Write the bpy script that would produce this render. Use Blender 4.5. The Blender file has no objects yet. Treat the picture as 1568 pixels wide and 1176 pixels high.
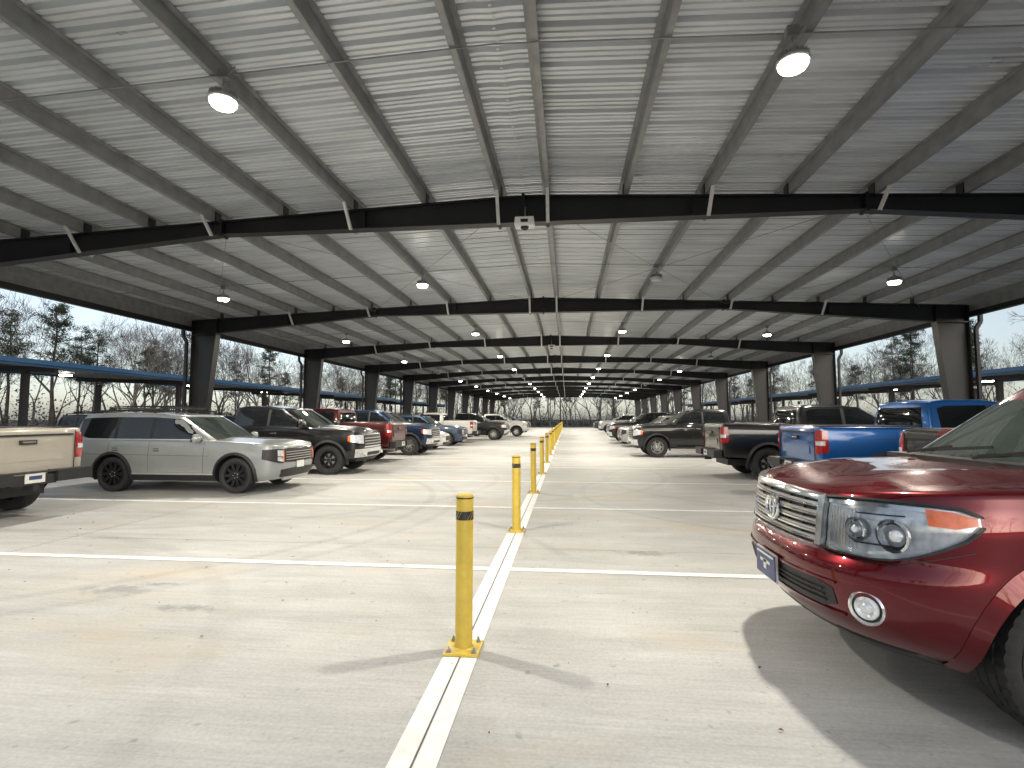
import bpy, bmesh, math, random
from mathutils import Vector, Matrix
random.seed(7)
R=math.radians; pi=math.pi
scene=bpy.context.scene
scene.view_settings.view_transform='Standard'
scene.view_settings.look='None'
scene.view_settings.exposure=0
COL=scene.collection
# ------------------------------------------------------------------ materials
def newmat(name):
    m=bpy.data.materials.new(name); m.use_nodes=True
    nt=m.node_tree; b=nt.nodes['Principled BSDF']
    return m,nt,b
def pmat(name,col,rough=.5,metal=0.0,coat=0.0,var=.12,scale=6.0,bump=0.0,bscale=60.0,stretch=None,em=None,ems=0,spec=None,rvar=0.0):
    m,nt,b=newmat(name)
    tc=nt.nodes.new('ShaderNodeTexCoord'); mp=nt.nodes.new('ShaderNodeMapping')
    nt.links.new(tc.outputs['Object'],mp.inputs[0])
    if stretch: mp.inputs['Scale'].default_value=stretch
    n=nt.nodes.new('ShaderNodeTexNoise'); n.inputs['Scale'].default_value=scale; n.inputs['Detail'].default_value=5
    nt.links.new(mp.outputs[0],n.inputs['Vector'])
    r=nt.nodes.new('ShaderNodeValToRGB')
    r.color_ramp.elements[0].position=.3; r.color_ramp.elements[1].position=.7
    r.color_ramp.elements[0].color=(*[c*(1-var) for c in col],1); r.color_ramp.elements[1].color=(*[min(1,c*(1+var)) for c in col],1)
    nt.links.new(n.outputs['Fac'],r.inputs[0]); nt.links.new(r.outputs[0],b.inputs['Base Color'])
    b.inputs['Roughness'].default_value=rough; b.inputs['Metallic'].default_value=metal
    b.inputs['Coat Weight'].default_value=coat; b.inputs['Coat Roughness'].default_value=.03
    if spec is not None: b.inputs['Specular IOR Level'].default_value=spec
    if rvar:
        mr=nt.nodes.new('ShaderNodeMapRange'); mr.inputs['To Min'].default_value=max(0,rough-rvar); mr.inputs['To Max'].default_value=rough+rvar
        nt.links.new(n.outputs['Fac'],mr.inputs[0]); nt.links.new(mr.outputs[0],b.inputs['Roughness'])
    if bump:
        n2=nt.nodes.new('ShaderNodeTexNoise'); n2.inputs['Scale'].default_value=bscale
        nt.links.new(mp.outputs[0],n2.inputs['Vector'])
        bp=nt.nodes.new('ShaderNodeBump'); bp.inputs['Strength'].default_value=bump; bp.inputs['Distance'].default_value=.01
        nt.links.new(n2.outputs['Fac'],bp.inputs['Height']); nt.links.new(bp.outputs[0],b.inputs['Normal'])
    if em: b.inputs['Emission Color'].default_value=(*em,1); b.inputs['Emission Strength'].default_value=ems
    return m
def concrete_mat():
    m,nt,b=newmat('concrete'); N=nt.nodes; L=nt.links
    tc=N.new('ShaderNodeTexCoord')
    def noise(sc,stretch=(1,1,1),det=6,rough=.6):
        mp=N.new('ShaderNodeMapping'); mp.inputs['Scale'].default_value=stretch; L.new(tc.outputs['Object'],mp.inputs[0])
        n=N.new('ShaderNodeTexNoise'); n.inputs['Scale'].default_value=sc; n.inputs['Detail'].default_value=det; n.inputs['Roughness'].default_value=rough
        L.new(mp.outputs[0],n.inputs['Vector']); return n.outputs['Fac']
    def mul(col,fac,lo,hi,a=.3,c=.7):
        mr=N.new('ShaderNodeMapRange'); mr.inputs['From Min'].default_value=a; mr.inputs['From Max'].default_value=c
        mr.inputs['To Min'].default_value=lo; mr.inputs['To Max'].default_value=hi; L.new(fac,mr.inputs[0])
        mx=N.new('ShaderNodeMix'); mx.data_type='RGBA'; mx.blend_type='MULTIPLY'; mx.inputs['Factor'].default_value=1
        L.new(col,mx.inputs['A']); L.new(mr.outputs[0],mx.inputs['B']); return mx.outputs['Result']
    rgb=N.new('ShaderNodeRGB'); rgb.outputs[0].default_value=(.475,.48,.472,1)
    c=rgb.outputs[0]
    c=mul(c,noise(.35),.84,1.1)
    c=mul(c,noise(1.6,(.5,1.4,1)),.86,1.09)
    streak=noise(3,(.5,14,1),4)
    c=mul(c,streak,.90,1.07)
    c=mul(c,noise(1.2,(.35,3.5,1),5),.90,1.05)
    c=mul(c,noise(45,det=3),.88,1.07)
    c=mul(c,noise(9,det=2),1,.68,.66,.75)
    st=noise(.55,(.7,1.3,1),3)
    mr=N.new('ShaderNodeMapRange'); mr.inputs['From Min'].default_value=.54; mr.inputs['From Max'].default_value=.72; mr.inputs['To Max'].default_value=.7
    L.new(st,mr.inputs[0])
    mx=N.new('ShaderNodeMix'); mx.data_type='RGBA'; L.new(mr.outputs[0],mx.inputs['Factor']); L.new(c,mx.inputs['A']); mx.inputs['B'].default_value=(.44,.375,.28,1)
    c=mx.outputs['Result']
    for (cx,cy,rad,w,s) in [(-9,9.2,6.4,.10,.22),(-9,9.2,6.9,.09,.18),(-2.6,15,5.2,.12,.2),(-7.5,1.2,5.5,.12,.14),(-7.5,1.2,7.1,.12,.12),(6,14,5.0,.1,.2),(-1.5,22,7,.14,.22),(4.5,11.5,4.2,.1,.2),(-8,13,6.2,.1,.2)]:
        d=N.new('ShaderNodeVectorMath'); d.operation='DISTANCE'; d.inputs[1].default_value=(cx,cy,0); L.new(tc.outputs['Object'],d.inputs[0])
        a=N.new('ShaderNodeMath'); a.operation='SUBTRACT'; L.new(d.outputs['Value'],a.inputs[0]); a.inputs[1].default_value=rad
        a2=N.new('ShaderNodeMath'); a2.operation='ABSOLUTE'; L.new(a.outputs[0],a2.inputs[0])
        mr=N.new('ShaderNodeMapRange'); mr.inputs['From Min'].default_value=w*.5; mr.inputs['From Max'].default_value=w; mr.inputs['To Min'].default_value=1-s; mr.inputs['To Max'].default_value=1
        L.new(a2.outputs[0],mr.inputs[0])
        mx=N.new('ShaderNodeMix'); mx.data_type='RGBA'; mx.blend_type='MULTIPLY'; L.new(noise(1.1,det=3),mx.inputs['Factor'])
        L.new(c,mx.inputs['A']); L.new(mr.outputs[0],mx.inputs['B']); c=mx.outputs['Result']
    for (cx,cy,rad) in [(-4.15,4.55,.22),(-3.2,4.2,.14),(-3.95,4.75,.1),(.9,6.4,.2)]:
        mp=N.new('ShaderNodeMapping'); mp.inputs['Scale'].default_value=(.8,2.2,1); L.new(tc.outputs['Object'],mp.inputs[0])
        d=N.new('ShaderNodeVectorMath'); d.operation='DISTANCE'; d.inputs[1].default_value=(cx*.8,cy*2.2,0); L.new(mp.outputs[0],d.inputs[0])
        a=N.new('ShaderNodeMath'); a.operation='ADD'; L.new(d.outputs['Value'],a.inputs[0])
        n=noise(7,det=8); s=N.new('ShaderNodeMath'); s.operation='MULTIPLY'; L.new(n,s.inputs[0]); s.inputs[1].default_value=.9; L.new(s.outputs[0],a.inputs[1])
        mr=N.new('ShaderNodeMapRange'); mr.inputs['From Min'].default_value=rad*.8+.36; mr.inputs['From Max'].default_value=rad*1.5+.46; mr.inputs['To Min'].default_value=.66; mr.inputs['To Max'].default_value=1
        L.new(a.outputs[0],mr.inputs[0])
        mx=N.new('ShaderNodeMix'); mx.data_type='RGBA'; mx.blend_type='MULTIPLY'; mx.inputs['Factor'].default_value=1
        L.new(c,mx.inputs['A']); L.new(mr.outputs[0],mx.inputs['B']); c=mx.outputs['Result']
    L.new(c,b.inputs['Base Color']); b.inputs['Roughness'].default_value=.6; b.inputs['Specular IOR Level'].default_value=.35
    bp=N.new('ShaderNodeBump'); bp.inputs['Strength'].default_value=.3; bp.inputs['Distance'].default_value=.01
    L.new(noise(8,(.4,14,1),5),bp.inputs['Height']); L.new(bp.outputs[0],b.inputs['Normal'])
    return m
def clear_mat():
    m,nt,b=newmat('clear_lens'); N=nt.nodes; L=nt.links
    t=N.new('ShaderNodeBsdfTransparent'); t.inputs[0].default_value=(.97,.98,1,1)
    g=N.new('ShaderNodeBsdfGlossy'); g.inputs['Roughness'].default_value=.03
    f=N.new('ShaderNodeFresnel'); f.inputs[0].default_value=1.4
    mx=N.new('ShaderNodeMixShader'); L.new(f.outputs[0],mx.inputs[0]); L.new(t.outputs[0],mx.inputs[1]); L.new(g.outputs[0],mx.inputs[2])
    L.new(mx.outputs[0],N['Material Output'].inputs[0]); return m
M={}
M['concrete']=concrete_mat()
M['line']=pmat('white_line_paint',(.74,.745,.74),.6,var=.10,scale=7,bump=.1)
M['joint']=pmat('joint_sealant',(.10,.10,.10),.8)
M['dirt']=pmat('winter_grass',(.09,.08,.05),.95,var=.45,scale=.6,bump=.4,bscale=8)
M['steel_black']=pmat('black_painted_steel',(.012,.0125,.014),.45,var=.3,scale=2,rvar=.08)
M['galv']=pmat('galvanised_steel',(.28,.285,.285),.45,metal=.45,var=.18,scale=5,rvar=.1)
M['galv_light']=pmat('bright_galvanised_steel',(.62,.62,.60),.45,metal=.25,var=.1,scale=8)
M['roof']=pmat('galvalume_roof_panel',(.64,.67,.69),.32,metal=.35,var=.15,scale=1.4,stretch=(.5,3,1),rvar=.1)
M['blue_trim']=pmat('blue_trim',(.03,.13,.28),.4,var=.1)
M['yellow']=pmat('yellow_bollard_paint',(.58,.42,.06),.42,var=.12,scale=12,rvar=.1,bump=.08)
M['band']=pmat('black_tape',(.02,.02,.02),.45)
M['white_plastic']=pmat('white_plastic',(.8,.8,.79),.4,var=.05)
M['lamp_body']=pmat('grey_cast_aluminium',(.40,.40,.39),.4,metal=.4,var=.1)
M['dark_plastic']=pmat('dark_plastic',(.018,.018,.02),.5,var=.2,scale=20)
M['glass']=pmat('tinted_glass',(.010,.012,.014),.04,var=.3,scale=1.5,coat=.4)
M['glass_clear']=pmat('windscreen_glass',(.030,.040,.037),.03,var=.35,scale=2.5,coat=.6)
M['chrome']=pmat('chrome',(.78,.79,.80),.14,metal=.92,var=.05)
M['satin']=pmat('satin_silver',(.62,.62,.61),.3,metal=.6,var=.06)
M['lamp_glass']=pmat('headlamp_glass',(.72,.76,.80),.14,metal=.35,var=.28,scale=22,coat=1)
M['red_lens']=pmat('red_tail_lens',(.36,.012,.012),.15,coat=1,var=.25,scale=14)
M['orange_lens']=pmat('amber_lens',(.85,.15,.008),.2,coat=1,var=.2,scale=25,em=(.9,.16,.01),ems=.15)
M['rubber']=pmat('tyre_rubber',(.020,.020,.021),.7,var=.3,scale=12,bump=.15,bscale=80)
M['rim_silver']=pmat('alloy_wheel',(.5,.5,.5),.25,metal=.9,var=.06)
M['rim_black']=pmat('black_alloy_wheel',(.010,.010,.012),.35,metal=.2,coat=.2)
M['plate_white']=pmat('licence_plate_white',(.7,.71,.68),.4,var=.12,scale=22)
M['plate_blue']=pmat('licence_plate_blue',(.04,.055,.16),.35,var=.2,scale=10)
M['bark']=pmat('grey_bark',(.17,.15,.135),.9,var=.3,scale=3)
M['bark2']=pmat('brown_bark',(.10,.082,.068),.9,var=.3,scale=3)
M['needles']=pmat('pine_needles',(.04,.062,.03),.8,var=.45,scale=.8)
M['brush']=pmat('brush_leaves',(.055,.06,.036),.9,var=.5,scale=.35)
M['brush2']=pmat('dry_brush',(.11,.088,.068),.9,var=.4,scale=.35)
M['leaf']=pmat('dead_leaf',(.12,.055,.03),.8,var=.4,scale=40)
M['clear']=clear_mat()
M['lens_glow']=pmat('lit_lamp_lens',(.9,.88,.8),.4,em=(1,.93,.80),ems=40)
M['lens_off']=pmat('unlit_lamp_lens',(.6,.6,.58),.3)
def paint(name,col,metal=.35,rough=.32,spec=.35):
    return pmat(name,col,rough,metal=metal,coat=1.0,var=.05,scale=3,spec=spec)
P_red=paint('ruby_red_paint',(.115,.0015,.006),.55,.27,.15)
P_kia=paint('silver_grey_paint',(.31,.33,.335),.35)
P_beige=paint('light_beige_paint',(.46,.43,.37),.2)
P_black=paint('black_paint',(.008,.008,.009),.2)
P_dgrey=paint('dark_grey_paint',(.045,.047,.05),.5)
P_dred=paint('dark_red_paint',(.08,.008,.008),.4)
P_blue=paint('bright_blue_paint',(.010,.10,.34),.4)
P_navy=paint('navy_paint',(.010,.025,.06),.5)
P_slate=paint('slate_blue_paint',(.04,.07,.12),.5)
P_white=paint('white_paint',(.72,.72,.70),0)
P_silver=paint('silver_paint',(.42,.43,.44),.6)
SL=['paint','dark_plastic','glass','chrome','lamp_glass','red_lens','rubber','rim','plate_white','orange_lens','satin','clear','plate_blue','glass_clear','blackpaint']
S={k:i for i,k in enumerate(SL)}
def slotmats(p,rim):
    out=[]
    for k in SL:
        if k=='paint': out.append(p)
        elif k=='rim': out.append(rim)
        elif k=='blackpaint': out.append(P_black)
        else: out.append(M[k])
    return out
# ------------------------------------------------------------------ mesh builder
class MB:
    def __init__(s): s.v=[];s.f=[];s.m=[]
    def add(s,vs,fs,m=0):
        o=len(s.v); s.v+=[tuple(v) for v in vs]; s.f+=[tuple(i+o for i in f) for f in fs]; s.m+=[m]*len(fs)
    def box(s,c,d,m=0,rot=None,taper=1):
        hx,hy,hz=d[0]/2,d[1]/2,d[2]/2; vs=[]
        for z in(-1,1):
            k=taper if z>0 else 1
            for x,y in((-1,-1),(1,-1),(1,1),(-1,1)):
                p=Vector((x*hx*k,y*hy*k,z*hz))
                if rot is not None: p=rot@p
                vs.append(p+Vector(c))
        s.add(vs,[(3,2,1,0),(4,5,6,7),(0,1,5,4),(1,2,6,5),(2,3,7,6),(3,0,4,7)],m)
    def bar(s,p0,p1,w,h,m=0,up=(0,0,1)):
        p0=Vector(p0);p1=Vector(p1);d=(p1-p0).normalized();u=Vector(up)
        if abs(d.dot(u))>.98:u=Vector((0,1,0))
        a=d.cross(u).normalized();b=a.cross(d).normalized();vs=[]
        for p in(p0,p1):
            for x,y in((-1,-1),(1,-1),(1,1),(-1,1)): vs.append(p+a*x*w/2+b*y*h/2)
        s.add(vs,[(3,2,1,0),(4,5,6,7),(0,1,5,4),(1,2,6,5),(2,3,7,6),(3,0,4,7)],m)
    def cyl(s,p0,p1,r0,r1=None,n=12,m=0,caps=True):
        if r1 is None:r1=r0
        p0=Vector(p0);p1=Vector(p1);d=(p1-p0)
        if d.length<1e-6:return
        d.normalize();u=Vector((0,0,1)) if abs(d.z)<.9 else Vector((1,0,0))
        a=d.cross(u).normalized();b=d.cross(a)
        vs=[p0+(a*math.cos(2*pi*i/n)+b*math.sin(2*pi*i/n))*r0 for i in range(n)]+[p1+(a*math.cos(2*pi*i/n)+b*math.sin(2*pi*i/n))*r1 for i in range(n)]
        fs=[(i,(i+1)%n,n+(i+1)%n,n+i) for i in range(n)]
        if caps: fs+=[tuple(range(n-1,-1,-1)),tuple(range(n,2*n))]
        s.add(vs,fs,m)
    def grid(s,rows,m=0):
        n=len(rows[0]); vs=[p for r in rows for p in r]
        fs=[(i*n+j,i*n+j+1,(i+1)*n+j+1,(i+1)*n+j) for i in range(len(rows)-1) for j in range(n-1)]
        s.add(vs,fs,m)
    def lathe(s,prof,n,c,axis='y',m=0,rfun=None):
        vs=[];k=len(prof)
        for i in range(n):
            t=2*pi*i/n
            for j,(a,r) in enumerate(prof):
                if rfun: r=rfun(i,j,r)
                if axis=='y': vs.append((c[0]+r*math.cos(t),c[1]+a,c[2]+r*math.sin(t)))
                elif axis=='z': vs.append((c[0]+r*math.cos(t),c[1]+r*math.sin(t),c[2]+a))
                else: vs.append((c[0]+a,c[1]+r*math.cos(t),c[2]+r*math.sin(t)))
        fs=[(i*k+j,i*k+j+1,((i+1)%n)*k+j+1,((i+1)%n)*k+j) for i in range(n) for j in range(k-1)]
        s.add(vs,fs,m)
    def mesh(s,name,weld=0,angle=35,smooth=True,recalc=True):
        me=bpy.data.meshes.new(name); me.from_pydata(s.v,[],s.f)
        me.polygons.foreach_set('material_index',s.m)
        if weld or recalc:
            bm=bmesh.new(); bm.from_mesh(me)
            if weld: bmesh.ops.remove_doubles(bm,verts=bm.verts,dist=weld)
            if recalc: bmesh.ops.recalc_face_normals(bm,faces=bm.faces)
            bm.to_mesh(me); bm.free()
        if smooth:
            me.polygons.foreach_set('use_smooth',[True]*len(me.polygons)); me.set_sharp_from_angle(angle=R(angle))
        me.update(); return me
    def obj(s,name,mats,parent=None,weld=0,angle=35,smooth=True,recalc=True):
        me=s.mesh(name,weld,angle,smooth,recalc)
        for x in mats: me.materials.append(x)
        return link(name,me,parent)
def link(name,me,parent=None):
    o=bpy.data.objects.new(name,me); COL.objects.link(o)
    if parent is not None:o.parent=parent
    return o
def empty(name,loc=(0,0,0),rot=0,scale=1):
    e=bpy.data.objects.new(name,None); e.location=loc; e.rotation_euler=(0,0,rot); e.scale=(scale,)*3; e.empty_display_size=.3; COL.objects.link(e); return e
def lerp(a,b,t): return a+(b-a)*t
def tab(t,x,k=1):
    if t[0][0]>t[-1][0]: t=t[::-1]
    if x<=t[0][0]: return t[0][k]
    for a,b in zip(t,t[1:]):
        if x<=b[0]: return lerp(a[k],b[k],(x-a[0])/(b[0]-a[0]))
    return t[-1][k]
# ------------------------------------------------------------------ vehicle shells
class Shell:
    def __init__(s,table,af,ar,nf,nr,taper=.03):
        s.t=table;s.af=af;s.ar=ar;s.nf=nf;s.nr=nr;s.tp=taper
        s.x0=table[len(table)//2][1]; s.x1=table[len(table)//2][2]
    def par(s,z): return tab(s.t,z,1),tab(s.t,z,2),tab(s.t,z,3)
    def tw(s,x):
        m=(s.x0+s.x1)/2;h=(s.x0-s.x1)/2
        return 1-s.tp*min(1.2,abs((x-m)/h))**3
    def pt(s,u,z):
        if u<0: p=s.pt(-u,z); return Vector((p.x,-p.y,p.z))
        if u>4: p=s.pt(8-u,z); return Vector((p.x,-p.y,p.z))
        xf,xr,w=s.par(z)
        if u<=1:
            a=u*pi/2; x=xf-s.af+s.af*max(0,math.cos(a))**(2/s.nf); y=w*math.sin(a)**(2/s.nf)
        elif u<3: x=lerp(xf-s.af,xr+s.ar,(u-1)/2); y=w
        else:
            a=(4-u)*pi/2; x=xr+s.ar-s.ar*max(0,math.cos(a))**(2/s.nr); y=w*max(0,math.sin(a))**(2/s.nr)
        return Vector((x,y*s.tw(x),z))
    def u(s,kind,val,z):
        xf,xr,w=s.par(z)
        if kind in'fF':
            v=val if kind=='F' else val/(w*s.tw(xf-.1)); sg=-1 if v<0 else 1; v=min(.9999,abs(v))
            return sg*math.asin(v**(s.nf/2))/(pi/2)
        if kind in'rR':
            v=val if kind=='R' else val/(w*s.tw(xr+.1)); sg=v<0; v=min(.9999,abs(v))
            u=4-math.asin(v**(s.nr/2))/(pi/2); return 8-u if sg else u
        if kind=='u': return val
        x=val
        if x>xf-s.af: return math.acos(min(1,max(0,(x-xf+s.af)/s.af))**(s.nf/2))/(pi/2)
        if x<xr+s.ar: return 4-math.acos(min(1,max(0,(xr+s.ar-x)/s.ar))**(s.nr/2))/(pi/2)
        return 1+2*(xf-s.af-x)/((xf-s.af)-(xr+s.ar))
    def nrm(s,u,z):
        e=.004; a=s.pt(u+e,z)-s.pt(u-e,z); b=s.pt(u,z+.01)-s.pt(u,z-.01)
        n=a.cross(b)
        if n.length<1e-9: return Vector((1,0,0))
        n.normalize(); p=s.pt(u,z); c=Vector(((s.x0+s.x1)/2,0,p.z))
        o=Vector((p.x-c.x,p.y*3,0))
        return n if n.dot(o)>0 else -n
    def P(s,u,z,off=0): return s.pt(u,z)+s.nrm(u,z)*off
    def build(s,mb,zt,zb,r=.05,crown=.05,nv=10,dome=None,m=0,nf=14,ns=26,nr_=10):
        us=[i/nf for i in range(nf)]+[1+2*i/ns for i in range(ns)]+[3+i/nr_ for i in range(nr_+1)]
        zm=s.t[len(s.t)//2][0]; rings=[]
        xn=[s.pt(u,zm).x for u in us]; s.zt=zt;s.r=r;s.crown=crown;s.dome=dome
        for k in range(nv+1):
            rings.append([s.pt(u,lerp(tab(zb,x),tab(zt,x)-r,k/nv)) for u,x in zip(us,xn)])
        for a in (30,60,90): rings.append([s.rim(u,x,R(a)) for u,x in zip(us,xn)])
        n=len(us)
        def mir(p): return Vector((p.x,-p.y,p.z))
        for sg in (0,1):
            rr=[[mir(p) if sg else p for p in rg] for rg in rings]
            mb.grid(rr,m)
        top=[];bot=[];K=14
        for i in range(n):
            L=rings[-1][i]; B=rings[0][i]; row=[];rb=[]
            for j in range(K+1):
                t=math.cos(pi*j/K); row.append(s.capz(L,t)); rb.append(Vector((B.x,B.y*t,B.z)))
            top.append(row);bot.append(rb)
        mb.grid(top,m);mb.grid(bot,m)
    def rim(s,u,x,a):
        z=tab(s.zt,x)-s.r; p=s.pt(u,z); n=s.nrm(u,z); n.z=0; n.normalize()
        q=p-n*s.r*(1-math.cos(a)); q.z=z+s.r*math.sin(a)
        if p.y==0:q.y=0
        return q
    def capz(s,L,t):
        w=s.t[-1][3]; y=L.y*t; z=L.z+s.crown*min(1,L.y/w)**2*(1-t*t)
        if s.dome: z+=s.dome(L.x,y)*min(1,L.y/w)**2*min(1,(1-abs(t))*8)
        return Vector((L.x,y,z))
    def cap(s,x,t):
        z=tab(s.zt,x); u=s.u('s',x,z)
        L=s.rim(u,x,pi/2); p=s.capz(L,t); return p
    def strip(s,mb,st,off,m,nu=4,nz=3,mirror=True,skirt=.012):
        us=[]
        for (k0,v0,b0,t0),(k1,v1,b1,t1) in zip(st,st[1:]):
            for i in range(nu):
                f=i/nu; us.append((k0,v0,b0,t0,k1,v1,b1,t1,f))
        us.append((*st[-1],*st[-1],0))
        rows=[];back=[]
        for k in range(nz+1):
            row=[];bk=[]
            for (k0,v0,b0,t0,k1,v1,b1,t1,f) in us:
                z=lerp(lerp(b0,t0,k/nz),lerp(b1,t1,k/nz),f)
                u=lerp(s.u(k0,v0,z),s.u(k1,v1,z),f)
                row.append(s.P(u,z,off))
                if skirt: bk.append(s.P(u,z,-skirt))
            rows.append(row);back.append(bk)
        for sg in ((0,1) if mirror else (0,)):
            F=(lambda p:Vector((p.x,-p.y,p.z))) if sg else (lambda p:p)
            rr=[[F(p) for p in r] for r in rows]; mb.grid(rr,m)
            if skirt:
                bb=[[F(p) for p in r] for r in back]
                mb.grid([rr[0],bb[0]],m);mb.grid([rr[-1],bb[-1]],m)
                mb.grid([[r[0] for r in rr],[r[0] for r in bb]],m);mb.grid([[r[-1] for r in rr],[r[-1] for r in bb]],m)
    def arc(s,mb,xc,zc,r0,r1,off,m,a0=-15,a1=195,n=22,mirror=True,zmin=.2):
        for sg in (1,-1):
            o=[];i_=[];b=[]
            for k in range(n+1):
                a=R(lerp(a0,a1,k/n))
                for L,rr in((o,r1),(i_,r0)):
                    x=xc+rr*math.cos(a);z=max(zmin,zc+rr*math.sin(a)); u=s.u('s',x,z); p=s.P(u,z,off if rr==r0 else off*.1); L.append(Vector((p.x,sg*p.y,p.z)))
                q=i_[-1]; b.append(Vector((q.x,q.y-sg*(off+.05),q.z)))
            mb.grid([o,i_,b],m)
def addmats(me):
    if len(me.materials)==0:
        for x in DUM: me.materials.append(x)
def cutwheels(me,wheels,w,Rw,slots):
    o=link('tmp',me)
    mc=MB()
    for (x,z) in wheels:
        for sg in(1,-1):
            mc.cyl((x,sg*(w-.36),z),(x,sg*(w+.3),z),Rw,n=40,m=S['dark_plastic'])
    cm=mc.mesh('cut')
    for x in slots: cm.materials.append(x)
    c=link('cut',cm)
    md=o.modifiers.new('b','BOOLEAN');md.operation='DIFFERENCE';md.object=c;md.solver='EXACT'
    dg=bpy.context.evaluated_depsgraph_get(); dg.update()
    nm=bpy.data.meshes.new_from_object(o.evaluated_get(dg))
    ok=len(nm.polygons)>50
    bpy.data.objects.remove(o);bpy.data.objects.remove(c)
    if not ok: return me
    nm.polygons.foreach_set('use_smooth',[True]*len(nm.polygons)); nm.set_sharp_from_angle(angle=R(38))
    return nm
def wheel_mesh(Rw,hw,spokes=6,split=True,tread=False,rimr=.66):
    mb=MB(); N=120 if tread else 40
    if tread:
        pr=[(-hw*.75,Rw*rimr),(-hw,Rw*.78),(-hw*1.02,Rw*.88),(-hw*.93,Rw*.955)]
        cols=[(-.86,0),(-.5,0),(-.48,1),(-.42,1),(-.40,0),(-.05,0),(-.03,1),(.03,1),(.05,0),(.40,0),(.42,1),(.48,1),(.50,0),(.86,0)]
        pr+=[(hw*a,Rw*(1-.012*abs(a)**3)-(.009 if g else 0)) for a,g in cols]
        pr+=[(hw*.93,Rw*.955),(hw*1.02,Rw*.88),(hw,Rw*.78),(hw*.75,Rw*rimr)]
        def rf(i,j,r):
            if j in(4,5,16,17) and i%3==0 : return r-.008
            if j in(3,18) and i%3==0 : return r-.006
            if j in(8,9,12,13) and i%3==1: return r-.006
            return r
        mb.lathe(pr,N,(0,0,0),m=S['rubber'],rfun=rf)
        for rr in (.74,.84):
            mb.lathe([(hw*.97,Rw*(rr-.006)),(hw*1.05,Rw*rr),(hw*.97,Rw*(rr+.006))],60,(0,0,0),m=S['rubber'])
    else:
        pr=[(-hw*.75,Rw*rimr),(-hw,Rw*.8),(-hw*.92,Rw*.95),(-hw*.7,Rw),(hw*.7,Rw),(hw*.92,Rw*.95),(hw,Rw*.8),(hw*.75,Rw*rimr)]
        mb.lathe(pr,N,(0,0,0),m=S['rubber'])
    r=Rw*rimr; m=S['rim']
    mb.lathe([(hw*.6,r+.012),(hw*.82,r+.008),(hw*.82,r-.012),(hw*.5,r-.03),(-hw*.7,r-.04)],N,(0,0,0),m=m)
    mb.lathe([(hw*.05,r-.03),(0,.001)],32,(0,0,0),m=S['dark_plastic'])
    mb.lathe([(hw*.20,r*.68),(hw*.22,r*.68),(hw*.22,.02)],32,(0,0,0),m=S['dark_plastic'] if spokes==10 else S['satin'])
    mb.lathe([(hw*.2,.085),(hw*.62,.075),(hw*.7,.055),(hw*.7,.001)],24,(0,0,0),m=m)
    for k in range(spokes):
        a=2*pi*k/spokes
        for da in ((-.16,.16) if split else (0,)):
            a1=a+da; rr=r-.012
            p0=Vector((math.cos(a)*.05,hw*.55,math.sin(a)*.05)); p1=Vector((math.cos(a1)*rr,hw*.66,math.sin(a1)*rr))
            mb.bar(p0,p1,.032 if split else .06,.03,m,up=(0,1,0))
    for k in range(5):
        a=2*pi*k/5; mb.cyl((math.cos(a)*.055,hw*.66,math.sin(a)*.055),(math.cos(a)*.055,hw*.76,math.sin(a)*.055),.01,n=6,m=S['satin'])
    return mb.mesh('wheel')
DUM=slotmats(P_white,M['rim_silver'])
ARCH={}
def finish(key,parts,wheels,Rw,w,wm):
    for k,me in parts.items(): addmats(me)
    addmats(wm); ARCH[key]=(parts,wheels,Rw,w,wm)
def seam(sh,mb,x,z0,z1,lean=0):
    sh.strip(mb,[('s',x,z0,z1),('s',x-.008,z0,z1)],.0015,S['dark_plastic'],nu=1,nz=6,skirt=0)
def mirror_parts(mb,x,y,z,s=1,m=0):
    for sg in(1,-1):
        c=Vector((x,sg*(y+.13*s),z)); rows=[]
        for i in range(7):
            t=-1+2*i/6; k=(1-abs(t)**4)**.25 if abs(t)<1 else 0.05
            k=max(k,.3); rows.append([Vector((c.x+.07*s*k*math.cos(a)*(.6 if math.cos(a)<0 else 1),c.y+sg*.12*s*t,c.z+.1*s*k*math.sin(a))) for a in [2*pi*j/12 for j in range(13)]])
        mb.grid(rows,m)
        mb.add(rows[0][:12],[tuple(range(12))],m);mb.add(rows[-1][:12],[tuple(range(12))],m)
        mb.box((c.x-.05*s,c.y,c.z),(.012,.19*s,.14*s),S['glass'])
        mb.bar((x+.02,sg*(y-.05),z-.07),(x,sg*(y+.06),z-.03),.05,.035,S['dark_plastic'])
def handle(sh,mb,x,z,m,l=.18):
    sh.strip(mb,[('s',x+l/2,z-.015,z+.015),('s',x-l/2,z-.013,z+.013)],.03,m,nu=3,nz=1,skirt=-.018)
    sh.strip(mb,[('s',x+l/2-.02,z-.035,z+.03),('s',x-l/2+.03,z-.03,z+.03)],.003,S['dark_plastic'],nu=2,nz=1,skirt=0)
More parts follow.
